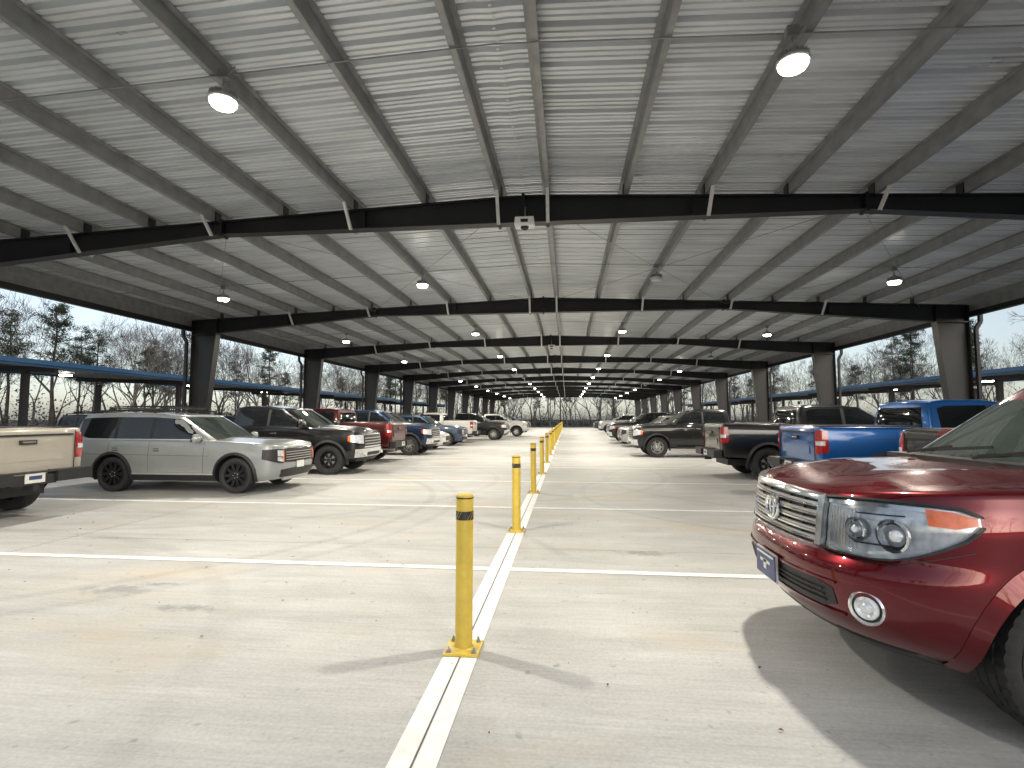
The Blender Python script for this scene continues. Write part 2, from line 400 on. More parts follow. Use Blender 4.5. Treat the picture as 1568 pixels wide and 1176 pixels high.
# ---- SUV (mid-size, boxy three-row)
def arch_suv():
    wb=2.9;Rw=.385
    b=Shell([(.20,.78,-3.93,.84),(.30,.88,-4.0,.93),(.42,.94,-4.05,.975),(.6,.955,-4.07,.99),(.75,.955,-4.06,.995),(.90,.945,-4.04,.985),(1.0,.92,-4.0,.975),(1.15,.84,-3.95,.935)],.42,.22,3.2,3.6)
    zt=[(.95,1.03),(.6,1.08),(0,1.11),(-.6,1.13),(-4.1,1.16)]
    zb=[(.95,.30),(.5,.24),(-.5,.23),(-3.2,.25),(-4.06,.40)]
    mb=MB(); b.build(mb,zt,zb,r=.045,crown=.05,dome=lambda x,y:.018*(abs(y)<.55))
    body=mb.mesh('body',weld=1e-4); addmats(body); body=cutwheels(body,[(0,Rw),(-wb,Rw)],.99,.45,DUM)
    g=Shell([(1.03,-.32,-4.0,.93),(1.15,-.48,-4.0,.92),(1.45,-.98,-3.94,.855),(1.60,-1.24,-3.89,.82),(1.73,-1.48,-3.78,.775)],.36,.16,3.0,3.8,.02)
    gt=[(-1.2,1.69),(-1.8,1.74),(-3,1.75),(-3.8,1.72)]
    mg=MB(); g.build(mg,gt,[(0,1.03),(-4,1.03)],r=.045,crown=.025); cab=mg.mesh('cabin',weld=1e-4)
    w=MB();G=S['glass']
    g.strip(w,[('F',-.86,1.14,1.64),('F',-.4,1.12,1.66),('F',0,1.11,1.665),('F',.4,1.12,1.66),('F',.86,1.14,1.64)],.004,S['glass_clear'],mirror=False)
    g.strip(w,[('s',-.86,1.165,1.175),('s',-1.38,1.165,1.585),('s',-1.98,1.165,1.64)],.004,G)
    g.strip(w,[('s',-2.06,1.165,1.642),('s',-2.85,1.17,1.645)],.004,G)
    g.strip(w,[('s',-2.93,1.17,1.645),('s',-3.55,1.18,1.63),('s',-3.80,1.24,1.60)],.004,G)
    g.strip(w,[('R',.8,1.2,1.60),('R',-.8,1.2,1.60)],.004,G,mirror=False,nu=8)
    win=w.mesh('windows')
    t=MB();D=S['dark_plastic']
    g.strip(t,[('s',-.8,1.14,1.16),('s',-3.85,1.15,1.17)],.008,S['satin'],nu=10,nz=1)
    g.strip(t,[('s',-1.98,1.165,1.64),('s',-2.06,1.165,1.642)],.005,D,nu=1)
    g.strip(t,[('s',-2.85,1.17,1.645),('s',-2.93,1.17,1.645)],.005,D,nu=1)
    for x in(-.72,-2.02,-3.0): seam(b,t,x,.42,1.10)
    b.strip(t,[('s',-.6,.80,.806),('s',-3.6,.83,.836)],.002,D,nu=8,nz=1,skirt=0)
    handle(b,t,-1.85,.93,0);handle(b,t,-2.83,.94,0)
    b.strip(t,[('s',-.46,.27,.40),('s',-2.45,.27,.40)],.012,D,nu=8)
    b.strip(t,[('s',-.5,.40,.43),('s',-2.4,.40,.43)],.016,S['satin'],nu=8,nz=1)
    for xc in(0,-wb): b.arc(t,xc,Rw,.445,.505,.022,D)
    b.strip(t,[('F',-.62,.66,.94),('F',0,.64,.97),('F',.62,.66,.94)],.012,D,mirror=False,nu=6)
    for z in(.70,.755,.81,.865): b.strip(t,[('F',-.58,z,z+.014),('F',.58,z,z+.014)],.03,S['satin'],mirror=False,nu=10,nz=1)
    b.strip(t,[('F',-.64,.95,.975),('F',.64,.95,.975)],.025,S['chrome'],mirror=False,nu=10,nz=1)
    b.strip(t,[('F',.66,.64,.94),('F',.80,.65,.95),('s',.62,.74,.94)],.014,D)
    b.strip(t,[('F',.68,.78,.91),('F',.82,.80,.92)],.024,S['lamp_glass'])
    b.strip(t,[('F',.68,.67,.76),('F',.82,.70,.78)],.024,S['lamp_glass'])
    b.strip(t,[('F',.66,.66,.91),('F',.675,.66,.91)],.028,S['orange_lens'],nu=1)
    b.strip(t,[('F',-.72,.34,.50),('F',0,.33,.52),('F',.72,.34,.50)],.014,D,mirror=False,nu=6)
    b.strip(t,[('F',-.6,.27,.33),('F',.6,.27,.33)],.03,S['satin'],mirror=False,nu=8)
    t.box((.975,0,.58),(.02,.30,.15),S['plate_white'])
    b.strip(t,[('r',.90,.72,1.05),('s',-3.85,.80,1.05)],.015,S['red_lens'])
    b.strip(t,[('r',-.85,.34,.52),('r',0,.34,.52),('r',.85,.34,.52)],.02,D,mirror=False,nu=6)
    t.box((-4.07,0,.75),(.02,.32,.16),S['plate_white'])
    for sg in(1,-1):
        pts=[g.cap(x,.9) for x in(-1.7,-2.2,-2.9,-3.6)]
        pp=[Vector((p.x,sg*p.y,p.z+.05)) for p in pts]
        for a,c in zip(pp,pp[1:]): t.bar(a,c,.04,.04,D)
        for p in(pp[0],pp[1],pp[-1]): t.bar(p,p-Vector((0,0,.06)),.05,.04,D)
    for x in(-1.95,-3.2):
        p=g.cap(x,.9); t.bar((p.x,-p.y,p.z+.11),(p.x,p.y,p.z+.11),.08,.04,D)
        for sg in(1,-1): t.box((p.x,sg*p.y,p.z+.08),(.14,.06,.10),D)
    for k in range(5):
        y=-.5+.25*k; t.bar((-1.8,y,1.90),(-3.35,y,1.90),.02,.02,D)
    tr=t.mesh('trim'); mi=MB(); mirror_parts(mi,-.85,.93,1.18)
    finish('suv',{'body':body,'cabin':cab,'windows':win,'trim_and_lights':tr,'door_mirrors':mi.mesh('mirrors')},[(0,Rw),(-wb,Rw)],Rw,.985,wheel_mesh(Rw,.125,10,False))
# ---- pickup
def arch_pickup():
    wb=3.7;Rw=.42
    b=Shell([(.36,.80,-4.75,.86),(.48,.90,-4.83,.95),(.65,.95,-4.86,1.0),(.85,.955,-4.86,1.01),(1.0,.94,-4.86,1.01),(1.2,.91,-4.86,1.0),(1.45,.82,-4.84,.965)],.38,.10,3.2,4.5,.015)
    zt=[(.95,1.16),(.6,1.26),(-.5,1.33),(-2.85,1.36),(-2.99,1.36),(-3.0,1.43),(-4.86,1.43)]
    zb=[(.95,.44),(-.5,.42),(-3.,.46),(-4.86,.60)]
    mb=MB(); b.build(mb,zt,zb,r=.05,crown=.05,dome=lambda x,y:(.035*(abs(y)<.5) if x>-.5 else -.03),ns=34)
    body=mb.mesh('body',weld=1e-4); addmats(body); body=cutwheels(body,[(0,Rw),(-wb,Rw)],1.0,.50,DUM)
    g=Shell([(1.25,-.25,-2.93,.95),(1.38,-.45,-2.93,.935),(1.65,-.88,-2.91,.865),(1.80,-1.12,-2.88,.82),(1.95,-1.4,-2.80,.765)],.36,.12,2.8,4,.01)
    gt=[(-1.2,1.88),(-1.6,1.935),(-2.5,1.94),(-2.9,1.90)]
    mg=MB(); g.build(mg,gt,[(0,1.25),(-4,1.25)],r=.055,crown=.03); cab=mg.mesh('cabin',weld=1e-4)
    w=MB();G=S['glass']
    g.strip(w,[('F',-.86,1.36,1.82),('F',-.4,1.34,1.85),('F',0,1.33,1.855),('F',.4,1.34,1.85),('F',.86,1.36,1.82)],.004,S['glass_clear'],mirror=False)
    g.strip(w,[('s',-.72,1.36,1.375),('s',-.84,1.36,1.52),('s',-1.22,1.38,1.80),('s',-1.78,1.38,1.83)],.004,G)
    g.strip(w,[('s',-1.86,1.38,1.83),('s',-2.55,1.38,1.82),('s',-2.70,1.40,1.78)],.004,G)
    g.strip(w,[('R',.82,1.42,1.80),('R',-.82,1.42,1.80)],.004,G,mirror=False,nu=8)
    win=w.mesh('windows')
    t=MB();D=S['dark_plastic']
    for x in(-.62,-1.82,-2.78): seam(b,t,x,.55,1.33)
    b.strip(t,[('s',-2.93,.50,1.43),('s',-2.955,.50,1.43)],.002,D,nu=1,nz=8,skirt=0)
    b.strip(t,[('s',-3.05,1.20,1.206),('s',-4.7,1.20,1.206)],.002,D,nu=8,nz=1,skirt=0)
    g.strip(t,[('s',-1.78,1.38,1.83),('s',-1.86,1.38,1.83)],.005,D,nu=1)
    handle(b,t,-1.62,1.16,S['chrome']);handle(b,t,-2.55,1.16,S['chrome'])
    t.box((-1.75,.93,.42),(1.9,.12,.05),D);t.box((-1.75,-.93,.42),(1.9,.12,.05),D)
    for xc in(0,-wb): b.arc(t,xc,Rw,.495,.56,.025,D)
    b.strip(t,[('F',-.66,.78,1.12),('F',0,.77,1.14),('F',.66,.78,1.12)],.015,D,mirror=False,nu=6)
    for z in(.84,.92,1.0): b.strip(t,[('F',-.62,z,z+.025),('F',.62,z,z+.025)],.035,S['satin'],mirror=False,nu=10,nz=1)
    b.strip(t,[('F',-.67,1.10,1.14),('F',.67,1.10,1.14)],.03,S['chrome'],mirror=False,nu=10,nz=1)
    b.strip(t,[('F',-.67,.75,.79),('F',.67,.75,.79)],.03,S['chrome'],mirror=False,nu=10,nz=1)
    b.strip(t,[('F',.69,.86,1.10),('F',.88,.88,1.11),('s',.62,.93,1.10)],.02,S['lamp_glass'])
    b.strip(t,[('s',.66,.92,1.10),('s',.58,.95,1.08)],.022,S['orange_lens'],nu=2)
    b.strip(t,[('F',-.96,.50,.72),('F',0,.50,.73),('F',.96,.50,.72)],.05,S['chrome'],mirror=False,nu=10)
    b.strip(t,[('F',-.5,.53,.63),('F',.5,.53,.63)],.056,D,mirror=False,nu=8)
    b.strip(t,[('F',-.9,.38,.48),('F',.9,.38,.48)],.02,D,mirror=False,nu=8)
    for sg in(1,-1): t.cyl((.93,sg*.68,.57),(.99,sg*.68,.57),.055,n=14,m=S['lamp_glass'])
    b.strip(t,[('r',.83,.92,1.36),('r',.93,.92,1.36),('s',-4.70,.96,1.36)],.018,S['red_lens'],nu=3)
    b.strip(t,[('r',.86,1.08,1.16),('r',.95,1.08,1.16),('s',-4.76,1.08,1.16)],.022,S['lamp_glass'],nu=3)
    for sg in(1,-1): t.box((-4.862,sg*.80,1.06),(.012,.008,.66),D)
    t.box((-4.862,0,.74),(.012,1.6,.012),D)
    t.box((-4.872,0,1.32),(.02,1.5,.03),D)
    t.box((-4.875,0,1.21),(.03,.26,.07),D); t.box((-4.885,0,1.215),(.03,.2,.028),S['chrome'])
    t.box((-4.865,0,.98),(.012,1.2,.14),0)
    for (yc,l,mm) in((.66,.62,0),(-.66,.62,0)): t.box((-4.96,yc,.66),(.20,l,.19),S['dark_plastic'])
    t.box((-4.94,0,.62),(.16,.72,.15),D); t.box((-5.0,0,.74),(.10,.7,.02),D)
    t.box((-5.03,0,.655),(.015,.31,.155),S['plate_white'])
    t.box((-5.039,0,.66),(.004,.20,.06),S['plate_blue'])
    t.box((-4.97,0,.50),(.18,.09,.09),D)
    t.cyl((-4.3,.55,.48),(-4.9,.6,.46),.035,n=10,m=S['satin'])
    t.box((-2,0,.42),(5.2,1.1,.16),D)
    t.box((-3.93,0,1.437),(1.68,1.66,.03),D)
    tr=t.mesh('trim'); mi=MB(); mirror_parts(mi,-.72,.97,1.42,1.3)
    finish('pickup',{'body':body,'cabin':cab,'windows':win,'trim_and_lights':tr,'door_mirrors':mi.mesh('mirrors')},[(0,Rw),(-wb,Rw)],Rw,.99,wheel_mesh(Rw,.14,6,True,rimr=.58))
def arch_sedan():
    wb=2.8;Rw=.335
    b=Shell([(.18,.78,-3.6,.80),(.30,.87,-3.70,.88),(.45,.91,-3.77,.91),(.6,.92,-3.78,.92),(.75,.89,-3.77,.91),(.95,.8,-3.7,.87)],.5,.35,2.6,2.8)
    zt=[(.92,.76),(.5,.88),(-.4,.96),(-3.1,1.03),(-3.78,.99)]
    zb=[(.92,.24),(.4,.19),(-3,.2),(-3.78,.34)]
    mb=MB(); b.build(mb,zt,zb,r=.05,crown=.05); body=mb.mesh('body',weld=1e-4); addmats(body); body=cutwheels(body,[(0,Rw),(-wb,Rw)],.91,.385,DUM)
    g=Shell([(.90,-.15,-3.4,.87),(1.0,-.4,-3.25,.84),(1.25,-.95,-2.85,.74),(1.42,-1.45,-2.4,.64)],.4,.3,2.6,2.8,.02)
    mg=MB(); g.build(mg,[(-.9,1.37),(-1.5,1.42),(-2.3,1.43),(-2.9,1.36)],[(0,.9),(-4,.9)],r=.05,crown=.03); cab=mg.mesh('cabin',weld=1e-4)
    w=MB();G=S['glass']
    g.strip(w,[('F',-.86,1.0,1.32),('F',.86,1.0,1.32)],.004,S['glass_clear'],mirror=False,nu=12)
    g.strip(w,[('s',-.75,1.01,1.02),('s',-1.3,1.01,1.30),('s',-1.72,1.02,1.345)],.004,G)
    g.strip(w,[('s',-1.79,1.02,1.345),('s',-2.4,1.03,1.33),('s',-2.95,1.05,1.08)],.004,G)
    g.strip(w,[('R',.82,1.04,1.33),('R',-.82,1.04,1.33)],.004,G,mirror=False,nu=8)
    t=MB();D=S['dark_plastic']
    for x in(-.6,-1.75,-2.7): seam(b,t,x,.36,.95)
    handle(b,t,-1.6,.84,0);handle(b,t,-2.55,.86,0)
    b.strip(t,[('F',-.45,.45,.68),('F',.45,.45,.68)],.012,D,mirror=False,nu=10)
    b.strip(t,[('F',.52,.60,.72),('F',.86,.62,.76),('s',.45,.68,.76)],.014,S['lamp_glass'])
    b.strip(t,[('F',-.7,.26,.38),('F',.7,.26,.38)],.014,D,mirror=False,nu=10)
    b.strip(t,[('R',.5,.72,.88),('R',.88,.72,.88),('s',-3.55,.74,.86)],.014,S['red_lens'])
    t.box((-3.79,0,.62),(.02,.3,.15),S['plate_white'])
    mi=MB(); mirror_parts(mi,-.75,.86,1.03,.85)
    finish('sedan',{'body':body,'cabin':cab,'windows':w.mesh('windows'),'trim_and_lights':t.mesh('trim'),'door_mirrors':mi.mesh('m')},[(0,Rw),(-wb,Rw)],Rw,.905,wheel_mesh(Rw,.11,10,False))
# ---- large 4x4 in the foreground
def arch_big4x4():
    wb=2.85;Rw=.40;AX=-.12
    b=Shell([(.28,.66,-3.85,.84),(.36,.80,-3.9,.90),(.44,.875,-3.95,.945),(.52,.915,-3.98,.965),(.62,.94,-4.0,.98),(.70,.945,-4.0,.985),(.765,.93,-4.0,.985),(.80,.885,-4.0,.985),(.86,.872,-4.0,.985),(1.0,.86,-3.98,.985),(1.08,.845,-3.97,.975),(1.14,.815,-3.96,.96),(1.25,.76,-3.95,.93)],.80,.30,2.6,3.2,.012)
    zt=[(.93,1.125),(.7,1.16),(.4,1.185),(0,1.20),(-.6,1.23),(-4.1,1.22)]
    zb=[(.93,.36),(.5,.32),(-.5,.34),(-3.2,.34),(-4.06,.45)]
    def dome(x,y):
        t=max(0,min(1,(.66-abs(y))/.06)); t=t*t*(3-2*t)
        k=max(0,min(1,(.30-abs(y))/.10)); k=k*k*(3-2*k)
        return .024*t-.018*k
    mb=MB(); b.build(mb,zt,zb,r=.04,crown=.04,nv=22,dome=dome,nf=36,ns=30)
    body=mb.mesh('body',weld=1e-4); addmats(body); body=cutwheels(body,[(AX,Rw),(AX-wb,Rw)],.985,.465,DUM)
    g=Shell([(1.16,-.18,-3.95,.90),(1.24,-.32,-3.95,.89),(1.5,-.68,-3.9,.82),(1.72,-1.0,-3.8,.76),(1.88,-1.28,-3.65,.70)],.30,.2,3.0,3.6,.02)
    mg=MB(); g.build(mg,[(-.8,1.82),(-1.5,1.87),(-3,1.88),(-3.75,1.83)],[(0,1.16),(-4,1.16)],r=.06,crown=.03); cab=mg.mesh('cabin',weld=1e-4)
    w=MB();G=S['glass']
    g.strip(w,[('F',-.90,1.23,1.77),('F',-.4,1.23,1.80),('F',0,1.23,1.81),('F',.4,1.23,1.80),('F',.90,1.23,1.77)],.004,S['glass_clear'],mirror=False)
    g.strip(w,[('s',-.62,1.27,1.28),('s',-1.15,1.27,1.70),('s',-1.9,1.28,1.76)],.004,G)
    g.strip(w,[('s',-1.98,1.28,1.76),('s',-2.8,1.28,1.76)],.004,G)
    g.strip(w,[('s',-2.9,1.28,1.76),('s',-3.6,1.30,1.74)],.004,G)
    win=w.mesh('windows')
    t=MB();D=S['dark_plastic'];C=S['chrome']
    b.strip(t,[('f',-.49,.825,1.085),('f',0,.81,1.09),('f',.49,.825,1.085)],.006,D,mirror=False,nu=10)
    b.strip(t,[('f',-.50,1.062,1.092),('f',0,1.068,1.10),('f',.50,1.062,1.092)],.040,C,mirror=False,nu=12,nz=3)
    b.strip(t,[('f',-.46,.792,.818),('f',0,.784,.810),('f',.46,.792,.818)],.045,C,mirror=False,nu=12,nz=3)
    b.strip(t,[('f',.462,.80,1.08),('f',.50,.80,1.09)],.042,C,nu=2,nz=4)
    for k in range(5):
        z=.834+k*.047
        b.strip(t,[('f',-.465,z,z+.012),('f',0,z-.004,z+.008),('f',.465,z,z+.012)],.042,C,mirror=False,nu=12,nz=1,skirt=.0)
        b.strip(t,[('f',-.465,z+.012,z+.026),('f',0,z+.008,z+.022),('f',.465,z+.012,z+.026)],.034,S['satin'],mirror=False,nu=12,nz=1,skirt=.02)
    for y in(-.16,.16,-.32,.32): b.strip(t,[('f',y-.005,.82,1.06),('f',y+.005,.82,1.06)],.02,D,mirror=False,nu=1)
    xb=b.pt(0,.95).x+.055
    t.lathe([(-.03,.088),(0,.080),(.004,.06),(.004,.001)],28,(xb-.012,0,.95),axis='x',m=D)
    def oval(ry,rz,cz,th):
        n=32; rows=[]
        for i in range(n+1):
            a=2*pi*i/n; c=Vector((xb,ry*math.cos(a),.95+cz+rz*math.sin(a))); o=Vector((0,math.cos(a),math.sin(a)))
            rows.append([c+o*th*math.cos(q)+Vector((th*math.sin(q),0,0)) for q in [2*pi*k/8 for k in range(9)]])
        t.grid(rows,C)
    oval(.092,.068,0,.012);oval(.030,.056,0,.009);oval(.070,.024,.030,.009)
    hs=[('f',.505,.815,1.085),('f',.60,.805,1.092),('f',.72,.812,1.098),('f',.80,.825,1.10),('s',.56,.86,1.10),('s',.48,.905,1.098),('s',.40,.955,1.09),('s',.335,1.02,1.065)]
    b.strip(t,hs,.003,S['lamp_glass'],nu=5,nz=6)
    b.strip(t,[('f',.505,1.06,1.078),('f',.72,1.075,1.092),('s',.42,1.07,1.085)],.014,C,nu=6,nz=1)
    b.strip(t,[('f',.53,.825,.842),('f',.72,.83,.848),('s',.52,.885,.90)],.014,C,nu=6,nz=1)
    for i in range(9):
        y=.525+.017*i; b.strip(t,[('f',y,.85,1.05),('f',y+.006,.85,1.05)],.010+.004*(i%2),C,nu=1,nz=2,skirt=.008)
    for z in(.88,1.03): b.strip(t,[('f',.66,z,z+.006),('f',.82,z+.01,z+.016)],.02,D,nu=4,nz=1)
    def bowl(kind,val,z,rad):
        u=b.u(kind,val,z);p=b.P(u,z,.010);n=b.nrm(u,z)
        n=Vector((n.x+.8,n.y,0)).normalized()
        for sg in(1,-1):
            pp=Vector((p.x,sg*p.y,p.z));nn=Vector((n.x,sg*n.y,n.z)); a=nn.cross(Vector((0,0,1))).normalized();bb=Vector((0,0,1))
            def ring(r,o): return [pp+nn*o+(a*math.cos(q)+bb*math.sin(q))*r for q in [2*pi*k/20 for k in range(21)]]
            t.grid([ring(rad,.0),ring(rad*1.04,.02),ring(rad*.9,.022),ring(rad*.78,.004)],C)
            t.grid([ring(rad*.78,.004),ring(rad*.70,.0)],D)
            t.grid([ring(rad*.70,.004),ring(rad*.56,.020),ring(rad*.3,.032),ring(.001,.036)],S['lamp_glass'])
    bowl('f',.80,.945,.080);bowl('f',.67,.95,.060)
    b.strip(t,[('s',.52,1.01,1.085),('s',.43,1.005,1.08),('s',.35,1.025,1.06)],.020,S['orange_lens'],nu=4)
    b.strip(t,hs,.042,S['clear'],nu=6,nz=6,skirt=.0)
    st=[(k,v,zb_-.006,zb_+.003) for k,v,zb_,zt_ in hs]; b.strip(t,st,.043,D,nu=5,nz=1,skirt=.02)
    st=[(k,v,zt_-.004,zt_+.005) for k,v,zb_,zt_ in hs]; b.strip(t,st,.043,D,nu=5,nz=1,skirt=.02)
    b.strip(t,[('f',.50,.785,.79),('f',.80,.797,.803),('s',.52,.845,.851),('s',.36,.90,.905)],.0015,D,nu=6,nz=1,skirt=0)
    b.strip(t,[('f',-.60,.535,.62),('f',-.5,.50,.645),('f',.5,.50,.645),('f',.60,.535,.62)],.004,D,mirror=False,nu=8)
    for z in(.535,.565,.595): b.strip(t,[('f',-.54,z,z+.01),('f',.54,z,z+.01)],.014,D,mirror=False,nu=10,nz=1)
    b.strip(t,[('f',-.62,.648,.66),('f',.62,.648,.66)],.012,0,mirror=False,nu=12,nz=2)
    b.strip(t,[('f',-.62,.484,.496),('f',.62,.484,.496)],.012,0,mirror=False,nu=12,nz=2)
    b.strip(t,[('f',-.75,.30,.35),('f',0,.30,.36),('f',.75,.30,.35)],.006,D,mirror=False,nu=10)
    x0=b.pt(0,.57).x
    t.box((x0+.035,.0,.585),(.012,.33,.175),S['satin']);t.box((x0+.042,.0,.585),(.010,.31,.155),S['plate_blue'])
    t.box((x0+.0485,0,.60),(.003,.16,.018),S['plate_white']);t.box((x0+.0485,0,.583),(.003,.045,.06),S['plate_white']);t.box((x0+.0485,0,.645),(.003,.27,.012),S['plate_white'])
    for sg in(1,-1):
        u=b.u('f',.735,.565);p=b.P(u,.565,.0);n=b.nrm(u,.565);p=Vector((p.x,sg*p.y,p.z));n=Vector((n.x,sg*n.y,0)).normalized()
        a=n.cross(Vector((0,0,1)));bb=Vector((0,0,1))
        def ring(r,o,e=1.0): return [p+n*o+(a*math.cos(q)*e+bb*math.sin(q))*r for q in [2*pi*k/28 for k in range(29)]]
        t.grid([ring(.086,-.03),ring(.086,.012),ring(.076,.018),ring(.070,.008)],C)
        t.grid([ring(.070,.008),ring(.058,.004)],D)
        t.grid([ring(.060,.006),ring(.056,.014),ring(.042,.02),ring(.03,.012),ring(.018,.02),ring(.001,.024)],S['lamp_glass'])
    for sg in(1,-1):
        pr=[]
        for k in range(25):
            x=lerp(.74,-.30,k/24); p=b.cap(x,.93 if x<.4 else lerp(.93,.80,(x-.4)/.34)); pr.append((Vector((p.x,sg*p.y,p.z+.0015)),Vector((p.x,sg*(p.y-.007),p.z+.0015))))
        t.grid([[a for a,_ in pr],[c for _,c in pr]],D)
    b.strip(t,[('f',-.75,1.098,1.103),('f',.75,1.098,1.103)],.002,D,mirror=False,nu=16,nz=1,skirt=0)
    for y in(.35,-.35):
        p=b.cap(-.18,y/.9); t.box((p.x,y,p.z+.008),(.03,.035,.018),D)
    t.box((-.27,0,1.262),(.14,1.40,.03),D)
    for y0,y1 in((-.55,.05),(.08,.66)):
        t.bar((-.29,y0,1.295),(-.40,y1,1.35),.014,.02,D); t.bar((-.26,y0,1.285),(-.36,(y0+y1)/2,1.34),.02,.015,D)
    for x in(-.72,-1.95,-2.9): seam(b,t,x,.45,1.18)
    handle(b,t,-1.75,1.0,0);handle(b,t,-2.7,1.0,0)
    for xc in(AX,AX-wb): b.arc(t,xc,Rw,.46,.535,.022,0,a0=-12,a1=192,n=40)
    t.box((-1.55,.95,.36),(1.7,.16,.05),D);t.box((-1.55,-.95,.36),(1.7,.16,.05),D)
    b.strip(t,[('r',.9,.8,1.1),('s',-3.8,.8,1.1)],.012,S['red_lens'])
    t.cyl((AX,-.8,.4),(AX,.8,.4),.05,n=10,m=D); t.cyl((AX-wb,-.8,.4),(AX-wb,.8,.4),.05,n=10,m=D)
    t.box((-.2,0,.36),(1.6,.9,.1),D)
    mi=MB(); mirror_parts(mi,-.95,.93,1.33,1.2)
    finish('big4x4',{'body':body,'cabin':cab,'windows':win,'trim_and_lights':t.mesh('trim',angle=40),'door_mirrors':mi.mesh('m')},[(AX,Rw),(AX-wb,Rw)],Rw,.985,wheel_mesh(Rw,.14,5,True,True,rimr=.6))
arch_suv();arch_pickup();arch_sedan();arch_big4x4()
def place(key,name,pnt,nose,yc,facing,rim='rim_silver',scale=1,jit=0,z=.004):
    parts,wheels,Rw,w,wm=ARCH[key]
    no={'suv':.96,'pickup':.96,'sedan':.92,'big4x4':.945}[key]*scale
    ex=nose-facing*no
    e=empty(name,(ex,yc,z),(0 if facing>0 else pi)+R(jit),scale)
    mats=slotmats(pnt,M[rim])
    def ov(o):
        for i in(0,7):
            o.material_slots[i].link='OBJECT'; o.material_slots[i].material=mats[i]
    for k,me in parts.items():
        o=link(k,me,e); ov(o)
    n=0
    for (x,zz) in wheels:
        for sg in(1,-1):
            n+=1;o=link('wheel_%d'%n,wm,e);o.location=(x,sg*(w-.15),zz)
            if sg<0:o.rotation_euler=(0,0,pi)
            ov(o)
    return e
X0=-.72
place('big4x4','parked_four_wheel_drive_car',P_red,1.37,3.80,-1,scale=1.04)
place('pickup','parked_pickup_truck',P_beige,-8.45-5.82-.05,7.47,-1,'rim_black')
place('suv','parked_suv_car',P_kia,-6.05,11.4,1,'rim_black',scale=.98)
place('pickup','parked_pickup_truck',P_black,-5.75,15.15,1,'rim_black',jit=1)
place('pickup','parked_pickup_truck',P_dred,-6.2-5.85,19.0,-1,'rim_silver')
place('pickup','parked_pickup_truck',P_navy,-5.75,22.8,1,'rim_silver',jit=-1)
place('sedan','parked_sedan_car',P_white,-6.1,26.6,1)
place('suv','parked_suv_car',P_slate,-5.9,30.4,1)
place('pickup','parked_pickup_truck',P_white,-6.0-5.85,34.1,-1)
place('pickup','parked_pickup_truck',P_black,-4.3,38.5,1,jit=-2)
place('pickup','parked_pickup_truck',P_white,-3.4,46,1)
place('suv','parked_suv_car',P_dgrey,-5.6,53,1)
place('suv','parked_suv_car',P_silver,-5.6,60.8,1)
place('sedan','parked_sedan_car',P_black,-5.4,64.6,1)
place('suv','parked_suv_car',P_dgrey,-5.0,72,1)
place('pickup','parked_pickup_truck',P_black,4.9+5.86,7.5,1,'rim_black')
place('pickup','parked_pickup_truck',P_blue,4.62+5.86,11.3,1,'rim_silver')
place('pickup','parked_pickup_truck',P_black,3.95+5.86,15.1,1,'rim_black')
place('pickup','parked_pickup_truck',P_black,2.65,22.7,-1,'rim_silver',jit=1)
place('suv','parked_suv_car',P_silver,2.9,30.3,-1)
place('pickup','parked_pickup_truck',P_black,2.6,34.1,-1)
place('suv','parked_suv_car',P_black,2.9,38,-1)
place('suv','parked_suv_car',P_dgrey,3.4,45.6,-1)
place('pickup','parked_pickup_truck',P_silver,3.4,57,-1)
place('suv','parked_suv_car',P_black,3.4,68.4,-1)
for (x,y,key,p,f) in [(-17.6,13.5,'sedan',P_white,1),(-17.8,22,'suv',P_dgrey,1),(-17.7,29.5,'suv',P_black,1),(-17.6,41,'pickup',P_dgrey,1),(-17.8,52,'suv',P_navy,1),(16.8,20,'suv',P_dgrey,-1),(17,31,'suv',P_black,-1),(17,43,'pickup',P_silver,-1)]:
    place(key,{'sedan':'parked_sedan_car','suv':'parked_suv_car','pickup':'parked_pickup_truck'}[key],p,x,y,f)
# ------------------------------------------------------------------ ground
g=MB(); g.grid([[(-400,-300,0),(400,-300,0)],[(-400,500,0),(400,500,0)]]); g.obj('ground',[M['dirt']])
g=MB(); g.grid([[(-34,-25,.004),(34,-25,.004)],[(-34,93,.004),(34,93,.004)]]); g.obj('concrete_parking_lot_pavement',[M['concrete']])
g=MB()
zl=.008
g.grid([[(X0-.115,-2,zl),(X0+.115,-2,zl)],[(X0-.115,88,zl),(X0+.115,88,zl)]])
for k in range(23):
    y=5.6+3.8*(k-1)
    for a,b in((X0-11.2,X0-.118),(X0+.118,X0+11.2)): g.grid([[(a,y-.06,zl),(b,y-.06,zl)],[(a,y+.06,zl),(b,y+.06,zl)]])
g.obj('painted_parking_lines',[M['line']],recalc=False)
g=MB(); zj=.0105
g.grid([[(X0-.005,-20,zj),(X0+.005,-20,zj)],[(X0-.005,90,zj),(X0+.005,90,zj)]])
for x in(X0-5.9,X0+5.9,X0-11.9,X0+11.9): g.grid([[(x-.004,-20,zj-.004),(x+.004,-20,zj-.004)],[(x-.004,90,zj-.004),(x+.004,90,zj-.004)]])
for k in range(13):
    y=-1.1+7.6*k
    g.grid([[(-30,y-.003,.0065),(30,y-.003,.0065)],[(-30,y+.003,.0065),(30,y+.003,.0065)]])
g.obj('pavement_joints',[M['joint']],recalc=False)
g=MB()
for i in range(200):
    x=random.uniform(-9,5);y=random.uniform(1.8,24) if i>60 else random.uniform(1.8,8);s=random.uniform(.006,.02);a=random.uniform(0,6.3)
    c,sn=math.cos(a)*s,math.sin(a)*s
    g.add([(x-c,y-sn,.012),(x+sn*.5,y-c*.5,.02),(x+c,y+sn,.014),(x-sn*.5,y+c*.5,.012+s*.4)],[(0,1,2,3)])
g.obj('fallen_leaves',[M['leaf']],recalc=False)
